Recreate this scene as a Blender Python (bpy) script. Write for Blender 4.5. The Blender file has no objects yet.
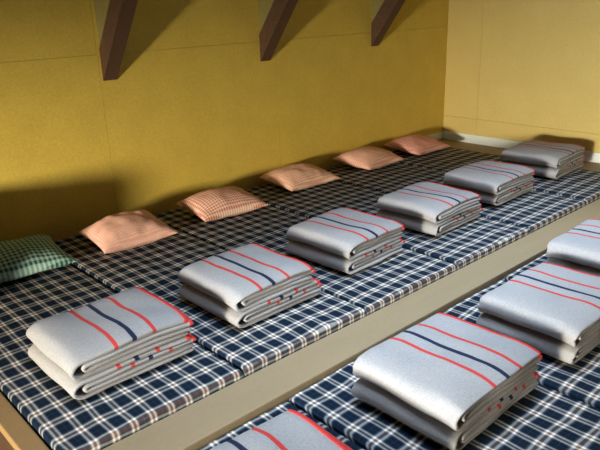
import bpy, bmesh, math, random
from mathutils import Vector, Matrix, noise

SC = bpy.context.scene
COL = SC.collection
ZM = 0.50            # height of the mattress tops above the floor


# ------------------------------------------------------------------ helpers
def link(o, parent=None):
    COL.objects.link(o)
    if parent is not None:
        o.parent = parent
    return o


def obj(name, bm, mat, parent=None, smooth=False, loc=(0, 0, 0)):
    me = bpy.data.meshes.new(name)
    bmesh.ops.recalc_face_normals(bm, faces=bm.faces)
    bm.to_mesh(me)
    bm.free()
    me.materials.append(mat)
    if smooth:
        for p in me.polygons:
            p.use_smooth = True
    o = bpy.data.objects.new(name, me)
    o.location = loc
    return link(o, parent)


def tag(o, label=None, cat=None, group=None, kind=None):
    if label:
        o['label'] = label
    if cat:
        o['category'] = cat
    if group:
        o['group'] = group
    if kind:
        o['kind'] = kind
    return o


def empty(name, loc=(0, 0, 0)):
    o = bpy.data.objects.new(name, None)
    o.location = loc
    o.empty_display_size = 0.1
    return link(o)


def add_box(bm, x0, x1, y0, y1, z0, z1, bevel=0.0):
    vs = [bm.verts.new(p) for p in
          ((x0, y0, z0), (x1, y0, z0), (x1, y1, z0), (x0, y1, z0),
           (x0, y0, z1), (x1, y0, z1), (x1, y1, z1), (x0, y1, z1))]
    fs = [bm.faces.new([vs[i] for i in f]) for f in
          ((3, 2, 1, 0), (4, 5, 6, 7), (0, 1, 5, 4), (1, 2, 6, 5), (2, 3, 7, 6), (3, 0, 4, 7))]
    if bevel:
        es = list({e for f in fs for e in f.edges})
        bmesh.ops.bevel(bm, geom=es, offset=bevel, segments=2, profile=0.6, affect='EDGES')


# ------------------------------------------------------------------ materials
def new_mat(name, rough=0.8, spec=0.3):
    m = bpy.data.materials.new(name)
    m.use_nodes = True
    nt = m.node_tree
    b = nt.nodes['Principled BSDF']
    b.inputs['Roughness'].default_value = rough
    b.inputs['Specular IOR Level'].default_value = spec
    return m, nt, b


class NB:
    """tiny node-building helper"""
    def __init__(self, nt):
        self.nt = nt

    def n(self, t, **kw):
        x = self.nt.nodes.new(t)
        for k, v in kw.items():
            setattr(x, k, v)
        return x

    def l(self, a, b):
        self.nt.links.new(a, b)

    def val(self, sock, v):
        if isinstance(v, (int, float, tuple)):
            sock.default_value = v
        else:
            self.l(v, sock)

    def math(self, op, a, b=0.0, c=0.0):
        x = self.n('ShaderNodeMath', operation=op)
        self.val(x.inputs[0], a)
        self.val(x.inputs[1], b)
        self.val(x.inputs[2], c)
        return x.outputs[0]

    def mix(self, f, a, b):
        x = self.n('ShaderNodeMix', data_type='RGBA')
        self.val(x.inputs[0], f)
        self.val(x.inputs[6], a)
        self.val(x.inputs[7], b)
        return x.outputs[2]

    def noise(self, vec, scale, detail=3.0, rough=0.55):
        x = self.n('ShaderNodeTexNoise')
        x.inputs['Scale'].default_value = scale
        x.inputs['Detail'].default_value = detail
        x.inputs['Roughness'].default_value = rough
        if vec is not None:
            self.l(vec, x.inputs['Vector'])
        return x.outputs['Fac']

    def objco(self):
        return self.n('ShaderNodeTexCoord').outputs['Object']

    def band(self, t, c, hw, soft):
        """1 inside |t-c|<hw, soft edges"""
        d = self.math('ABSOLUTE', self.math('SUBTRACT', t, c))
        mr = self.n('ShaderNodeMapRange')
        self.val(mr.inputs['Value'], d)
        mr.inputs['From Min'].default_value = hw + soft
        mr.inputs['From Max'].default_value = max(hw - soft, 0)
        return mr.outputs['Result']

    def bump(self, h, strength, dist, bsdf):
        x = self.n('ShaderNodeBump')
        x.inputs['Strength'].default_value = strength
        x.inputs['Distance'].default_value = dist
        self.l(h, x.inputs['Height'])
        self.l(x.outputs['Normal'], bsdf.inputs['Normal'])


def rgb(r, g, b):
    return (r, g, b, 1.0)


def speckle_mat(name, base, dark, scale, amount=0.5, rough=0.8, stretch=(1, 1, 1), bump=0.0, spec=0.3):
    m, nt, b = new_mat(name, rough, spec)
    q = NB(nt)
    mp = q.n('ShaderNodeMapping')
    q.l(q.objco(), mp.inputs['Vector'])
    mp.inputs['Scale'].default_value = stretch
    v = mp.outputs['Vector']
    f = q.noise(v, scale, 5.0, 0.65)
    g = q.noise(v, scale * 0.07, 2.0)
    f2 = q.math('ADD', q.math('MULTIPLY', q.math('SUBTRACT', f, 0.5), amount * 2.2),
                q.math('MULTIPLY', q.math('SUBTRACT', g, 0.5), amount))
    f3 = q.math('ADD', f2, 0.5)
    q.l(q.mix(f3, rgb(*dark), rgb(*base)), b.inputs['Base Color'])
    if bump:
        q.bump(f, bump, 0.004, b)
    return m


M_WALL = speckle_mat('ochre_board', (0.73, 0.540, 0.096), (0.55, 0.395, 0.063), 75, 0.75, 0.62, spec=0.3)
M_WALLR = speckle_mat('lit_ochre_board', (0.72, 0.56, 0.19), (0.58, 0.44, 0.135), 75, 0.6, 0.62)  # same ochre paint, paler: stronger light on the right wall put into the colour
M_CEIL = speckle_mat('ceiling_board', (0.24, 0.15, 0.06), (0.16, 0.095, 0.04), 40, 0.4, 0.8)
M_FLOOR = speckle_mat('dark_floor_board', (0.10, 0.055, 0.028), (0.05, 0.027, 0.014), 25, 0.5, 0.6, (1, 8, 1))
M_STRUT = speckle_mat('brown_timber', (0.15, 0.08, 0.045), (0.075, 0.04, 0.022), 30, 0.6, 0.75, (6, 1.2, 1.2), 0.3)
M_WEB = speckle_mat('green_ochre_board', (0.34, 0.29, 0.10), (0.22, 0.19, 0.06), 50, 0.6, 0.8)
M_DECK = speckle_mat('platform_board', (0.36, 0.275, 0.165), (0.25, 0.19, 0.11), 45, 0.45, 0.6, (1, 5, 5))
M_RAIL = speckle_mat('rail_wood', (0.37, 0.23, 0.10), (0.27, 0.16, 0.065), 30, 0.5, 0.6, (5, 1, 5))
M_TRIM = speckle_mat('white_trim', (0.84, 0.90, 0.84), (0.76, 0.82, 0.76), 30, 0.3, 0.5)


def plaid_mat():
    m, nt, b = new_mat('navy_plaid_cotton', 0.9, 0.15)
    q = NB(nt)
    co = q.objco()
    nz = q.n('ShaderNodeTexNoise')
    nz.inputs['Scale'].default_value = 5.0
    nz.inputs['Detail'].default_value = 2.0
    q.l(co, nz.inputs['Vector'])
    off = q.n('ShaderNodeVectorMath', operation='SCALE')
    sub = q.n('ShaderNodeVectorMath', operation='SUBTRACT')
    q.l(nz.outputs['Color'], sub.inputs[0])
    sub.inputs[1].default_value = (0.5, 0.5, 0.5)
    q.l(sub.outputs[0], off.inputs[0])
    off.inputs['Scale'].default_value = 0.018
    add = q.n('ShaderNodeVectorMath', operation='ADD')
    q.l(co, add.inputs[0])
    q.l(off.outputs[0], add.inputs[1])
    sep = q.n('ShaderNodeSeparateXYZ')
    q.l(add.outputs[0], sep.inputs[0])
    # the vertical sides carry the pattern on downwards
    ysum = q.math('SUBTRACT', sep.outputs['Y'], sep.outputs['Z'])
    xsum = sep.outputs['X']

    def threads(t, period):
        f = q.math('FRACT', q.math('ADD', q.math('DIVIDE', t, period), 50.0))
        navy = rgb(0.045, 0.090, 0.138)
        c = q.mix(q.band(f, 0.5, 0.235, 0.02), navy, rgb(0.30, 0.31, 0.36))
        c = q.mix(q.band(f, 0.5, 0.05, 0.02), c, rgb(0.42, 0.30, 0.25))
        c = q.mix(q.band(f, 0.38, 0.055, 0.02), c, rgb(0.92, 0.90, 0.84))
        c = q.mix(q.band(f, 0.62, 0.055, 0.02), c, rgb(0.92, 0.90, 0.84))
        c = q.mix(q.band(f, 0.0, 0.02, 0.012), c, rgb(0.16, 0.22, 0.32))
        return c
    cx = threads(xsum, 0.0705)
    cy = threads(ysum, 0.0945)
    x = q.n('ShaderNodeMix', data_type='RGBA')
    x.inputs[0].default_value = 0.5
    q.l(cx, x.inputs[6])
    q.l(cy, x.inputs[7])
    gm = q.n('ShaderNodeGamma')          # warp over weft: only the crossings stay bright
    gm.inputs['Gamma'].default_value = 1.9
    q.l(x.outputs[2], gm.inputs['Color'])
    q.l(gm.outputs[0], b.inputs['Base Color'])
    q.bump(q.noise(co, 14.0, 2.0), 0.35, 0.02, b)
    return m


M_PLAID = plaid_mat()


def wool_mat():
    m, nt, b = new_mat('grey_wool', 0.95, 0.08)
    q = NB(nt)
    uv = q.n('ShaderNodeUVMap')
    uv.uv_map = 'UVMap'
    sep = q.n('ShaderNodeSeparateXYZ')
    q.l(uv.outputs[0], sep.inputs[0])
    co = q.objco()
    u = q.math('ADD', sep.outputs['X'], q.math('MULTIPLY', q.math('SUBTRACT', q.noise(co, 9.0, 1.0), 0.5), 0.012))
    n1 = q.noise(co, 160.0, 4.0, 0.7)
    n2 = q.noise(co, 22.0, 3.0, 0.6)
    g = q.mix(n1, rgb(0.19, 0.188, 0.195), rgb(0.54, 0.535, 0.54))
    g = q.mix(q.math('MULTIPLY', n2, 0.35), g, rgb(0.35, 0.345, 0.35))
    c = q.mix(q.band(u, 0.142, 0.0080, 0.0015), g, rgb(0.58, 0.055, 0.05))
    c = q.mix(q.band(u, 0.228, 0.0092, 0.0015), c, rgb(0.012, 0.022, 0.06))
    c = q.mix(q.band(u, 0.300, 0.0080, 0.0015), c, rgb(0.58, 0.055, 0.05))
    q.l(c, b.inputs['Base Color'])
    b.inputs['Sheen Weight'].default_value = 0.04
    b.inputs['Sheen Roughness'].default_value = 0.6
    q.bump(q.noise(co, 240.0, 3.0, 0.7), 0.35, 0.004, b)
    return m


M_WOOL = wool_mat()
M_HEM = speckle_mat('red_hem', (0.66, 0.075, 0.06), (0.50, 0.04, 0.04), 120, 0.5, 0.9, spec=0.1)


def check_mat(name, light, dark, px, py, ax=1.0, ay=1.0):
    m, nt, b = new_mat(name, 0.9, 0.15)
    q = NB(nt)
    uv = q.n('ShaderNodeUVMap')
    uv.uv_map = 'UVMap'
    sep = q.n('ShaderNodeSeparateXYZ')
    q.l(uv.outputs[0], sep.inputs[0])

    def st(s, p):
        f = q.math('FRACT', q.math('ADD', q.math('DIVIDE', s, p), 20.0))
        return q.band(f, 0.5, 0.25, 0.06)
    a = q.math('MULTIPLY', st(sep.outputs['X'], px), 0.5 * ax)
    c = q.math('MULTIPLY', st(sep.outputs['Y'], py), 0.5 * ay)
    q.l(q.mix(q.math('ADD', a, c), rgb(*light), rgb(*dark)), b.inputs['Base Color'])
    q.bump(q.noise(q.objco(), 25.0, 2.0), 0.25, 0.01, b)
    return m


# ------------------------------------------------------------------ the room
XL, XR, YB, YF, ZC = -2.60, 5.23, 3.63, -2.10, 3.10
T = 0.10


def wall_panels(bm, axis, plane, a_edges, z_edges, depth, out):
    """panels with narrow joints in front of a backing board; axis 'x': runs along x"""
    g = 0.0009
    for i in range(len(a_edges) - 1):
        for k in range(len(z_edges) - 1):
            a0, a1 = a_edges[i] + g, a_edges[i + 1] - g
            z0, z1 = z_edges[k] + g, z_edges[k + 1] - g
            lo, hi = sorted((plane, plane + out * depth))
            if axis == 'x':
                add_box(bm, a0, a1, lo, hi, z0, z1)
            else:
                add_box(bm, lo, hi, a0, a1, z0, z1)


bm = bmesh.new()
wall_panels(bm, 'x', YB, [XL, -2.0, -0.75, 0.49, 1.737, 3.112, 4.225, XR], [0.0, ZM + 1.037, ZC], 0.012, 1)
add_box(bm, XL, XR + T, YB + 0.010, YB + T, 0, ZC)
tag(obj('wall_back', bm, M_WALL), kind='structure')

bm = bmesh.new()
wall_panels(bm, 'y', XR, [YF, 0.80, 2.03, 3.262, YB], [0.0, ZM + 0.208, ZM + 1.45, ZC], 0.012, 1)
add_box(bm, XR + 0.010, XR + T, YF, YB, 0, ZC)
tag(obj('wall_right', bm, M_WALLR), kind='structure')

# left wall; its unseen window is shaped low to dim the upper back wall
WY0, WY1, WZ0, WZ1 = -0.50, 2.40, ZM + 0.00, ZM + 0.86
bm = bmesh.new()
add_box(bm, XL - T, XL, YF, WY0, 0, ZC)
add_box(bm, XL - T, XL, WY1, YB + T, 0, ZC)
add_box(bm, XL - T, XL, WY0, WY1, 0, WZ0)
add_box(bm, XL - T, XL, WY0, WY1, WZ1, ZC)
tag(obj('wall_left', bm, M_WALL), kind='structure')
bm = bmesh.new()
f = 0.05
add_box(bm, XL - T, XL + 0.02, WY0, WY0 + f, WZ0, WZ1)
add_box(bm, XL - T, XL + 0.02, WY1 - f, WY1, WZ0, WZ1)
add_box(bm, XL - T, XL + 0.02, WY0 + f, WY1 - f, WZ0, WZ0 + f)
add_box(bm, XL - T, XL + 0.02, WY0 + f, WY1 - f, WZ1 - f, WZ1)
tag(obj('window_1', bm, M_TRIM), kind='structure')

bm = bmesh.new()
add_box(bm, XL - T, XR + T, YF - T, YF, 0, ZC)
tag(obj('wall_front', bm, M_CEIL), kind='structure')

bm = bmesh.new()
add_box(bm, XL - T, XR + T, YF - T, YB + T, -0.08, 0.0)
tag(obj('floor', bm, M_FLOOR), kind='structure')
# ceiling with a roof opening added for cool light above the divider board
SX0, SX1, SY0, SY1 = 0.6, 4.3, 0.95, 1.95
bm = bmesh.new()
add_box(bm, XL - T, XR + T, YF - T, SY0, ZC, ZC + 0.1)
add_box(bm, XL - T, XR + T, SY1, YB + T, ZC, ZC + 0.1)
add_box(bm, XL - T, SX0, SY0, SY1, ZC, ZC + 0.1)
add_box(bm, SX1, XR + T, SY0, SY1, ZC, ZC + 0.1)
tag(obj('ceiling', bm, M_CEIL), kind='structure')
bm = bmesh.new()
add_box(bm, SX0, SX0 + f, SY0, SY1, ZC - 0.02, ZC + 0.1)
add_box(bm, SX1 - f, SX1, SY0, SY1, ZC - 0.02, ZC + 0.1)
add_box(bm, SX0 + f, SX1 - f, SY0, SY0 + f, ZC - 0.02, ZC + 0.1)
add_box(bm, SX0 + f, SX1 - f, SY1 - f, SY1, ZC - 0.02, ZC + 0.1)
tag(obj('added_roof_opening', bm, M_TRIM), kind='structure')

bm = bmesh.new()
add_box(bm, XR - 0.014, XR, YF, YB, ZM - 0.022, ZM + 0.060, 0.003)
tag(obj('baseboard_right', bm, M_TRIM), kind='structure')
bm = bmesh.new()
add_box(bm, 4.93, XR - 0.014, YB - 0.014, YB, ZM - 0.022, ZM + 0.050, 0.003)
tag(obj('baseboard_back', bm, M_TRIM), kind='structure')

# unseen low screen added beside the first bed to shade the back wall
bm = bmesh.new()
add_box(bm, 0.38, 0.43, 2.85, YB, 0.0, ZM + 0.42, 0.004)
tag(obj('shading_screen', bm, M_CEIL), kind='structure')

# ------------------------------------------------------------------ timber struts
DIR = Vector((0.0, -0.616, 0.788))


def strut_mesh(w, n_seed):
    """plumb cut against the wall, rising away from it under the roof"""
    bm = bmesh.new()
    plumb = 0.185
    top_z = ZC - ZM - 0.90
    rows = []
    N = 26
    for i in range(N + 1):
        t = i / N
        zl = t * top_z
        zu = plumb + t * (top_z - plumb)
        yl = -zl * 0.616 / 0.788
        yu = -(zu - plumb) * 0.616 / 0.788
        ring = []
        for sx, (yy, zz) in ((-1, (yl, zl)), (1, (yl, zl)), (1, (yu, zu)), (-1, (yu, zu))):
            j = noise.noise(Vector((sx * 3 + n_seed * 7, zz * 3.0, yy))) * 0.004
            ring.append(bm.verts.new((sx * w / 2 + j, yy, zz)))
        rows.append(ring)
    for a, b_ in zip(rows, rows[1:]):
        for k in range(4):
            bm.faces.new((a[k], a[(k + 1) % 4], b_[(k + 1) % 4], b_[k]))
    bm.faces.new(rows[0])
    bm.faces.new(list(reversed(rows[-1])))
    es = [e for e in bm.edges if abs(e.verts[0].co.x - e.verts[1].co.x) < 0.02 and len(e.link_faces) == 2
          and e.calc_face_angle(0) > 0.8]
    bmesh.ops.bevel(bm, geom=es, offset=0.005, segments=1, affect='EDGES')
    return bm


for i, (x, z, lab) in enumerate((
        (1.80, 0.885, 'brown diagonal timber strut on the ochre wall above the plain pink pillow, leftmost of three'),
        (3.01, 0.900, 'brown diagonal timber strut at top centre of the ochre wall, between the two other struts'),
        (4.20, 0.925, 'brown diagonal timber strut on the ochre wall nearest the room corner, rightmost of three'))):
    o = empty('timber_strut', (x, YB, ZM + z))
    obj('brace', strut_mesh(0.092, i), M_STRUT, o)
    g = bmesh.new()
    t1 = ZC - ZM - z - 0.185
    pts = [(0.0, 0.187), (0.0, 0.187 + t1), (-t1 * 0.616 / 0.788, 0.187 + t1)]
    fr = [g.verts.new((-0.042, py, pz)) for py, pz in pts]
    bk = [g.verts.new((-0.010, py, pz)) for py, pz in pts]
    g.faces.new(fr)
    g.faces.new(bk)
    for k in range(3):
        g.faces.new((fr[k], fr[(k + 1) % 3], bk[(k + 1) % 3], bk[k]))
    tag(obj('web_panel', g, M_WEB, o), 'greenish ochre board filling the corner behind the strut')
    tag(o, lab, 'beam', 'diagonal timber struts on the back wall')
# the next strut of the row stands just outside the picture and shades the wall inside it
tag(obj('trim_1', strut_mesh(0.092, 5), M_STRUT, loc=(0.61, YB, ZM + 0.89)), kind='structure')

# ------------------------------------------------------------------ sleeping platform
PX0, PX1, PY0 = 0.455, XR - 0.014, -0.52
plat = tag(empty('sleeping_platform', (PX0, 1.57, 0)),
           'low wooden sleeping platform with a central board carrying both rows of plaid mattresses', 'bunk platform')


def ppart(name, bm, mat):
    o = obj(name, bm, mat)
    o.parent = plat
    o.matrix_parent_inverse = Matrix.Translation((-PX0, -1.57, 0))
    return o


bm = bmesh.new()
add_box(bm, PX0 + 0.02, PX1, PY0, YB - 0.002, ZM - 0.20, ZM - 0.145)
ppart('deck', bm, M_DECK)
bm = bmesh.new()
add_box(bm, PX0, 0.526, PY0, YB - 0.004, ZM - 0.055, ZM - 0.018, 0.005)
tag(ppart('edge_rail', bm, M_RAIL), 'light brown wooden side rail at the left end')
bm = bmesh.new()
add_box(bm, PX0 + 0.012, 0.526, PY0, YB - 0.004, ZM - 0.30, ZM - 0.056)
tag(ppart('side_panel', bm, M_FLOOR), 'dark brown panel below the side rail')
bm = bmesh.new()
add_box(bm, 0.528, PX1, 1.506, 1.690, ZM - 0.143, ZM - 0.030, 0.006)
tag(ppart('divider_board', bm, M_DECK), 'pale brown board running between the two rows of mattresses')
bm = bmesh.new()
add_box(bm, 4.90, PX1, 1.692, YB - 0.016, ZM - 0.143, ZM - 0.024, 0.004)
ppart('end_shelf', bm, M_DECK)
bm = bmesh.new()
add_box(bm, PX0 + 0.03, PX1, PY0 + 0.03, PY0 + 0.06, 0.0, ZM - 0.202)
add_box(bm, PX0 + 0.03, PX0 + 0.06, PY0 + 0.062, YB - 0.004, 0.0, ZM - 0.302)
ppart('plinth', bm, M_RAIL)


# ------------------------------------------------------------------ mattresses
def mattress(x0, x1, y0, y1, ztop, seed, lab, grp):
    cx, cy = (x0 + x1) / 2, (y0 + y1) / 2
    hw, hd = (x1 - x0) / 2, (y1 - y0) / 2
    zb = -0.142
    H = ztop - zb
    R = 0.014
    bm = bmesh.new()
    NX, NY = 36, 80

    def edge_pos(n, half):
        # denser rows near the rounded edges
        out = [-half, -half + R * 0.08, -half + R * 0.3, -half + R * 0.62, -half + R]
        m = n
        for i in range(1, m):
            out.append(-half + R + (2 * half - 2 * R) * i / m)
        out += [half - R, half - R * 0.62, half - R * 0.3, half - R * 0.08, half]
        return out
    xs, ys = edge_pos(NX, hw), edge_pos(NY, hd)

    def drop(a, half):
        d = max(0.0, abs(a) - (half - R))
        return R - math.sqrt(max(0.0, R * R - d * d))
    grid = []
    for x in xs:
        row = []
        for y in ys:
            dz = drop(x, hw) + drop(y, hd)
            ins = max(0.0, 1 - max(abs(x) / hw, 0) ** 10)
            n = noise.noise(Vector((x * 5 + seed * 3.7, y * 5, seed))) * 0.004
            n += noise.noise(Vector((x * 13 + seed, y * 9, seed * 2.2))) * 0.0022
            crown = 0.003 * (1 - (x / hw) ** 2)
            z = H - 0.005 - min(dz, R * 1.25) + crown + n * (0.4 + 0.6 * ins)
            n += noise.noise(Vector((x * 2.2 + seed, y * 16 + noise.noise(Vector((x * 3, y * 3, seed))) * 2, seed * 1.7))) * 0.0030
            wob = noise.noise(Vector((x * 4, y * 4, seed + 9))) * 0.0015
            row.append(bm.verts.new((x + wob, y + wob, z)))
        grid.append(row)
    for i in range(len(xs) - 1):
        for j in range(len(ys) - 1):
            bm.faces.new((grid[i][j], grid[i + 1][j], grid[i + 1][j + 1], grid[i][j + 1]))
    # side skirt down to the deck
    loop = [grid[i][0] for i in range(len(xs))] + [grid[-1][j] for j in range(1, len(ys))] + \
           [grid[i][-1] for i in range(len(xs) - 2, -1, -1)] + [grid[0][j] for j in range(len(ys) - 2, 0, -1)]
    low = [bm.verts.new((v.co.x, v.co.y, 0.0)) for v in loop]
    n = len(loop)
    for k in range(n):
        bm.faces.new((loop[k], low[k], low[(k + 1) % n], loop[(k + 1) % n]))
    bm.faces.new(low)
    o = obj('mattress', bm, M_PLAID, smooth=True, loc=(cx, cy, ZM + zb))
    return tag(o, lab, 'mattress', grp)


BX = [0.530, 1.232, 1.925, 2.630, 3.380, 4.120, 4.880]
BZ = [0.000, 0.006, 0.002, 0.005, 0.001, 0.004]
BL = ['navy plaid mattress under the green checked pillow, against the left side rail',
      'navy plaid mattress under the plain pink crumpled pillow, second in the row along the wall',
      'navy plaid mattress under the third pillow from the left, in the row along the wall',
      'navy plaid mattress under the fourth pillow from the left, in the row along the wall',
      'navy plaid mattress under the fifth pillow from the left, in the row along the wall',
      'navy plaid mattress under the pink pillow nearest the room corner, beside the bare end shelf']
for i in range(6):
    mattress(BX[i] + 0.003, BX[i + 1] - 0.003, 1.695, YB - 0.018, BZ[i], i + 1, BL[i], 'plaid mattresses along the back wall')
FX = [0.530, 1.270, 1.990, 2.730, 3.470, 4.200]
FZ = [-0.046, -0.041, -0.045, -0.041, -0.044]
FL = ['navy plaid mattress under the blanket stack cut off by the bottom picture edge',
      'blue plaid mattress under the large nearest complete blanket stack, in front of the divider board',
      'blue plaid mattress under the second blanket stack in front of the divider board',
      'blue plaid mattress under the blanket stack cut off by the right picture edge',
      'blue plaid mattress barely seen behind the stack cut off by the right edge']
for i in range(5):
    mattress(FX[i] + 0.003, FX[i + 1] - 0.003, -0.50, 1.496, FZ[i], i + 21, FL[i], 'plaid mattresses in the front row')


# ------------------------------------------------------------------ folded blankets
TH = 0.0148


def ribbon(bm, prof, half_t, ys, uvfun, deform, uvl, round_ends=True):
    """cloth of thickness 2*half_t following the profile (x, z), extruded along ys"""
    P = len(prof)
    nor = []
    for i in range(P):
        a = prof[max(i - 1, 0)]
        c = prof[min(i + 1, P - 1)]
        dx, dz = c[0] - a[0], c[1] - a[1]
        L = math.hypot(dx, dz) or 1
        nor.append((-dz / L, dx / L))
    NY = len(ys)
    V = {}
    for j, y in enumerate(ys):
        e = min(j, NY - 1 - j)
        ks = (0.45, 0.85)[e] if e < 2 else 1.0
        for i in range(P):
            ke = 1.0
            if round_ends:
                ee = min(i, P - 1 - i)
                ke = (0.5, 0.88)[ee] if ee < 2 else 1.0
            for s in (0, 1):
                h = half_t * ks * ke * (1 if s else -1)
                x = prof[i][0] + nor[i][0] * h
                z = prof[i][1] + nor[i][1] * h
                V[i, j, s] = (bm.verts.new(deform(x, y, z)), uvfun(i), y)

    def face(keys):
        fc = bm.faces.new([V[k][0] for k in keys])
        for lp, k in zip(fc.loops, keys):
            lp[uvl].uv = (V[k][1], V[k][2])
    for i in range(P - 1):
        for j in range(NY - 1):
            face([(i, j, 1), (i + 1, j, 1), (i + 1, j + 1, 1), (i, j + 1, 1)])
            face([(i, j, 0), (i, j + 1, 0), (i + 1, j + 1, 0), (i + 1, j, 0)])
        face([(i, 0, 0), (i + 1, 0, 0), (i + 1, 0, 1), (i, 0, 1)])
        face([(i, NY - 1, 0), (i, NY - 1, 1), (i + 1, NY - 1, 1), (i + 1, NY - 1, 0)])
    for j in range(NY - 1):
        face([(0, j, 0), (0, j, 1), (0, j + 1, 1), (0, j + 1, 0)])
        face([(P - 1, j, 0), (P - 1, j + 1, 0), (P - 1, j + 1, 1), (P - 1, j, 1)])


def blanket(loc, rot, W, D, zbase, upper, seed, lab, grp, loose=1.0):
    """zbase: height of this blanket's underside above the mattress within its stack"""
    rnd = random.Random(seed)
    sp = TH + 0.0054 * loose
    zc = zbase + 2 * sp
    stack_seed = math.floor(loc[0] * 50)

    def deform(x, y, z):
        n = noise.noise(Vector((x * 4.2 + stack_seed, y * 4.2, 1.3)))
        n2 = noise.noise(Vector((x * 11 + stack_seed, y * 9, 4.3)))
        n3 = noise.noise(Vector((x * 16 + stack_seed, y * 7, z * 28)))
        k = z / 0.165

        def near(d, r):
            t = max(0.0, 1 - max(d, 0.0) / r)
            return t * t
        droop = 0.016 * near(y + D / 2, 0.09) + 0.008 * near(D / 2 - y, 0.07)
        droop += 0.012 * near(x + W / 2, 0.11) + 0.007 * near(W / 2 - x, 0.20)
        zz = z * (1 + 0.05 * n) + k * 0.003 * n2 + k * (0.008 - droop) + 0.0016 * n3
        layer = noise.noise(Vector((z * 55 + stack_seed, 0.3, 8.1)))
        yy = y * (1 + 0.04 * layer) + 0.008 * noise.noise(Vector((x * 5, z * 40, stack_seed + 2)))
        xx = x + 0.008 * noise.noise(Vector((y * 5, z * 30, stack_seed + 6)))
        return (xx, yy, zz)

    NY = 16
    ys = [-D / 2, -D / 2 + 0.0022, -D / 2 + 0.006]
    ys += [-D / 2 + 0.006 + (D - 0.012) * i / NY for i in range(1, NY)]
    ys += [D / 2 - 0.006, D / 2 - 0.0022, D / 2]
    body = bmesh.new()
    uvl = body.loops.layers.uv.new('UVMap')
    hems = []
    for r, inset in ((1.5 * sp, 0.0), (0.5 * sp, 0.042)):
        xl = -W / 2 + inset
        a = r * (1.25 if r > sp else 1.5)          # soft elliptical fold
        if r > sp:
            ends = [W / 2 - rnd.uniform(0.014, 0.024), W / 2 - rnd.uniform(0.0, 0.02)]
        else:
            ends = [W / 2 + rnd.uniform(-0.004, 0.006), W / 2 - rnd.uniform(0.004, 0.03)]
        prof, us = [], []
        n = 16
        xs = ends[0]
        top = [(xs, zc + r), (xs - 0.003, zc + r), (xs - 0.007, zc + r)]
        for i in range(1, n + 1):
            t = i / n
            top.append((xs - 0.007 + (xl + a - xs + 0.007) * t, zc + r))
        arc = []
        for i in range(1, 12):
            th = math.pi / 2 + math.pi * i / 12
            arc.append((xl + a + a * math.cos(th), zc + r * math.sin(th)))
        xs = ends[1]
        bot = []
        for i in range(0, n):
            t = i / n
            bot.append((xl + a + (xs - 0.007 - xl - a) * t, zc - r))
        bot += [(xs - 0.007, zc - r), (xs - 0.003, zc - r), (xs, zc - r)]
        prof = top + arc + bot
        cum = [0.0]
        for p, c in zip(prof, prof[1:]):
            cum.append(cum[-1] + math.hypot(c[0] - p[0], c[1] - p[1]))
        tot = cum[-1]
        # the stripes run across the blanket once per length: only some of the layers show them
        if upper:
            s0, s1 = (0.0, 0.9) if r > sp else (0.9, 0.9)
        else:
            s0, s1 = (0.0, 0.9) if r > sp else (rnd.uniform(0.02, 0.035), 0.9)
        uf = [(c + s0 if c < tot / 2 else tot - c + s1) for c in cum]
        ribbon(body, prof, TH / 2, ys, lambda i, uf=uf: uf[i], deform, uvl)
        hems.append((ends[0], zc + r))
    o = obj('folded_blanket', body, M_WOOL, smooth=True, loc=loc)
    o.rotation_euler = (0, 0, rot)
    tag(o, lab, 'blanket', grp)
    ys2 = [-D / 2 - 0.0006] + ys[1:-1] + [D / 2 + 0.0006]
    for xe, ze in hems:
        hb = bmesh.new()
        ul = hb.loops.layers.uv.new('UVMap')
        pr = [(xe + 0.0035, ze), (xe + 0.002, ze), (xe - 0.001, ze), (xe - 0.009, ze), (xe - 0.0145, ze), (xe - 0.016, ze)]
        ribbon(hb, pr, TH / 2 + 0.0008, ys2, lambda i: 0.0, deform, ul)
        h = obj('hem', hb, M_HEM, smooth=True, parent=o)
    return o


# each stack: left x, right x, near y, far y, rotation, base z, description
STACKS = [
    (0.680, 1.180, 1.925, 2.325, 0.00, 0.002, 'stack on the leftmost mattress, before the green pillow', 'B'),
    (1.380, 1.870, 1.925, 2.360, 0.00, 0.006, 'second stack from the left behind the divider board', 'B'),
    (2.100, 2.565, 1.985, 2.425, 0.05, 0.003, 'third stack from the left behind the divider board', 'B'),
    (2.810, 3.310, 1.985, 2.410, 0.04, 0.008, 'fourth stack from the left behind the divider board', 'B'),
    (3.540, 4.055, 2.040, 2.440, 0.02, 0.003, 'fifth stack from the left behind the divider board', 'B'),
    (4.370, 4.900, 2.070, 2.510, 0.06, 0.006, 'farthest stack, beside the bright right wall', 'B'),
    (0.590, 1.085, 0.860, 1.275, -0.04, -0.046, 'stack cut off by the bottom picture edge', 'F'),
    (1.415, 1.935, 0.885, 1.310, 0.00, -0.040, 'large foreground stack before the divider board', 'F'),
    (2.150, 2.700, 0.860, 1.275, 0.00, -0.045, 'stack right behind the large foreground stack', 'F'),
    (2.900, 3.430, 0.950, 1.370, 0.03, -0.040, 'stack cut off by the right picture edge', 'F'),
]
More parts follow.
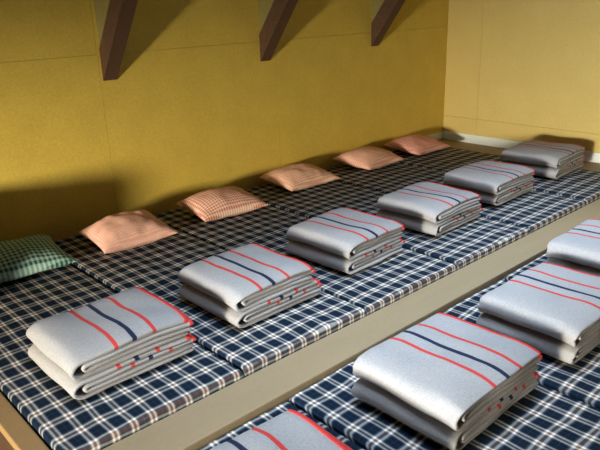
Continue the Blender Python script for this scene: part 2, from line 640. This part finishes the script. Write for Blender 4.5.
for k, (x0, x1, y0, y1, rot, zb, where, row) in enumerate(STACKS):
    grp = 'folded grey blankets in the row behind the divider board' if row == 'B' else 'folded grey blankets in the front row'
    cx, cy = (x0 + x1) / 2, (y0 + y1) / 2
    W, D = x1 - x0, y1 - y0
    rr = random.Random(100 + k)
    z = 0.0
    for lev, nm in enumerate(('lower', 'upper')):
        cut = (0.015, 0.045, 0.01, 0.02, 0.0, 0.0, 0.0, 0.0, 0.0, 0.0)[k] * lev     # upper blanket folded a little shorter
        blanket((cx - cut / 2 + rr.uniform(-0.006, 0.006), cy + rr.uniform(-0.004, 0.004), ZM + zb + 0.005), rot + rr.uniform(-0.012, 0.012),
                W - cut, D, 0.002 + lev * 0.0825, lev == 1, 10 * k + lev,
                '%s grey striped blanket of the %s' % (nm, where), grp)


# ------------------------------------------------------------------ pillows
def pillow(x, y, z, w, d, th, rot, tilt, seed, mat, lab, wrinkle=0.007):
    bm = bmesh.new()
    uvl = bm.loops.layers.uv.new('UVMap')
    N = 40
    V = {}
    for s in (1, -1):
        for i in range(N + 1):
            for j in range(N + 1):
                u = -math.cos(math.pi * i / N)
                v = -math.cos(math.pi * j / N)
                edge = i in (0, N) or j in (0, N)
                if edge and s == -1:
                    V[i, j, s] = V[i, j, 1]
                    continue
                px = w / 2 * u * (1 - 0.10 * (1 - v * v) * abs(u) ** 2)
                py = d / 2 * v * (1 - 0.10 * (1 - u * u) * abs(v) ** 2)
                h = ((1 - u ** 2) * (1 - v ** 2)) ** 0.5
                h = 0.030 + th * h * (0.62 if s == 1 else -0.38)
                if not edge:
                    q = Vector((px * 9 + seed * 5, py * 9, seed + s))
                    h += wrinkle * (noise.noise(q) + 0.6 * noise.noise(q * 2.3)) * min(1, 6 * ((1 - u * u) * (1 - v * v)))
                h += (py + d / 2) * math.sin(tilt)
                V[i, j, s] = (bm.verts.new((px, py, max(h, 0.0 if s == -1 else 0.012))), (px, py))
    for s in (1, -1):
        for i in range(N):
            for j in range(N):
                ks = [(i, j, s), (i + 1, j, s), (i + 1, j + 1, s), (i, j + 1, s)]
                if s == -1:
                    ks.reverse()
                fc = bm.faces.new([V[k][0] for k in ks])
                for lp, k in zip(fc.loops, ks):
                    lp[uvl].uv = V[k][1]
    o = obj('pillow', bm, mat, smooth=True, loc=(x, y, z))
    o.rotation_euler = (0, 0, rot)
    return tag(o, lab, 'pillow', 'pillows along the ochre wall')


M_PG = check_mat('green_gingham', (0.40, 0.58, 0.50), (0.012, 0.085, 0.070), 0.024, 0.024)
M_P1 = check_mat('faded_pink_check', (0.86, 0.54, 0.43), (0.70, 0.36, 0.27), 0.010, 0.010)
M_P2 = check_mat('red_cream_check', (0.92, 0.72, 0.56), (0.62, 0.17, 0.12), 0.018, 0.018)
M_P3 = check_mat('salmon_stripe_check', (0.90, 0.64, 0.48), (0.66, 0.24, 0.16), 0.022, 0.016, 0.5, 1.0)
M_P4 = check_mat('rose_stripe_check', (0.88, 0.58, 0.44), (0.65, 0.24, 0.17), 0.018, 0.018, 0.4, 1.0)
M_P5 = check_mat('dusky_pink_check', (0.82, 0.50, 0.40), (0.62, 0.22, 0.18), 0.018, 0.018)
zp = ZM + 0.015
pillow(0.97, 3.29, zp, 0.52, 0.38, 0.13, -0.05, 0.12, 1, M_PG, 'green and white checked pillow at the left picture edge')
pillow(1.60, 3.24, zp, 0.46, 0.33, 0.17, -0.02, 0.12, 2, M_P1, 'plain pink crumpled pillow right of the green checked pillow', 0.012)
pillow(2.30, 3.28, zp, 0.49, 0.36, 0.15, -0.06, 0.10, 3, M_P2, 'red and cream finely checked pillow, third pillow from the left')
pillow(3.09, 3.39, zp, 0.48, 0.38, 0.14, -0.03, 0.08, 4, M_P3, 'salmon striped pillow under the middle timber strut, fourth from the left')
pillow(3.86, 3.39, zp, 0.46, 0.39, 0.14, 0.06, 0.08, 5, M_P4, 'pink striped pillow second from the room corner, fifth from the left')
pillow(4.51, 3.40, zp, 0.46, 0.40, 0.13, 0.02, 0.08, 6, M_P5, 'dusky pink checked pillow nearest the room corner')


# ------------------------------------------------------------------ camera
X = Vector((0.73316712, -0.24571544, 0.63410558))
Y = Vector((-0.67942197, -0.22464759, 0.69851217))
Z = Vector((-0.02918494, -0.94295142, -0.33164869))
cam_d = bpy.data.cameras.new('camera')
cam_d.sensor_width = 36.0
cam_d.sensor_fit = 'HORIZONTAL'
cam_d.lens = 637.42 / 600 * 36.0
cam_d.clip_start = 0.02
cam = bpy.data.objects.new('camera', cam_d)
R3 = Matrix(((X[0], -X[1], -X[2]), (Y[0], -Y[1], -Y[2]), (Z[0], -Z[1], -Z[2])))
cam.matrix_world = Matrix.Translation((0, 0, ZM + 1.30)) @ R3.to_4x4()
link(cam)
SC.camera = cam


# ------------------------------------------------------------------ light
def area(name, loc, target, sx, sy, power, color, spread=180):
    l = bpy.data.lights.new(name, 'AREA')
    l.shape = 'RECTANGLE'
    l.size, l.size_y = sx, sy
    l.energy = power
    l.color = color
    l.spread = math.radians(spread)
    o = bpy.data.objects.new(name, l)
    o.location = loc
    o.rotation_euler = (Vector(target) - Vector(loc)).to_track_quat('-Z', 'Z').to_euler()
    return link(o)


WC = ((WY0 + WY1) / 2, (WZ0 + WZ1) / 2)
area('window_daylight', (XL - 0.12, WC[0], WC[1]), (XL + 3, WC[0] - 0.55, WC[1] - 0.10),
     WY1 - WY0 - 0.1, WZ1 - WZ0 - 0.1, 140, (0.78, 0.90, 1.0), 64)
SCN = ((SX0 + SX1) / 2, (SY0 + SY1) / 2)
area('added_top_light', (SCN[0], SCN[1], ZC + 0.11), (SCN[0], SCN[1], 0),
     SX1 - SX0 - 0.1, SY1 - SY0 - 0.1, 33, (0.66, 0.82, 1.0), 60)  # added cool light from above to brighten the blanket tops
pl = bpy.data.lights.new('added_warm_light', 'POINT')  # unseen warm light added outside the left opening to brighten the back wall
pl.energy = 2900
pl.color = (1.0, 0.89, 0.70)
pl.shadow_soft_size = 0.34
po = link(bpy.data.objects.new('added_warm_light', pl))
po.location = (-4.60, 0.25, ZM + 0.74)

w = bpy.data.worlds.new('world')
SC.world = w
w.use_nodes = True
bg = w.node_tree.nodes['Background']
bg.inputs['Color'].default_value = (0.55, 0.70, 1.0, 1)
bg.inputs['Strength'].default_value = 0.4

SC.view_settings.view_transform = 'Standard'
SC.view_settings.look = 'None'
SC.view_settings.gamma = 1.0
SC.view_settings.use_curve_mapping = False
SC.view_settings.exposure = 0.0
SC.cycles.max_bounces = 12
SC.cycles.diffuse_bounces = 8
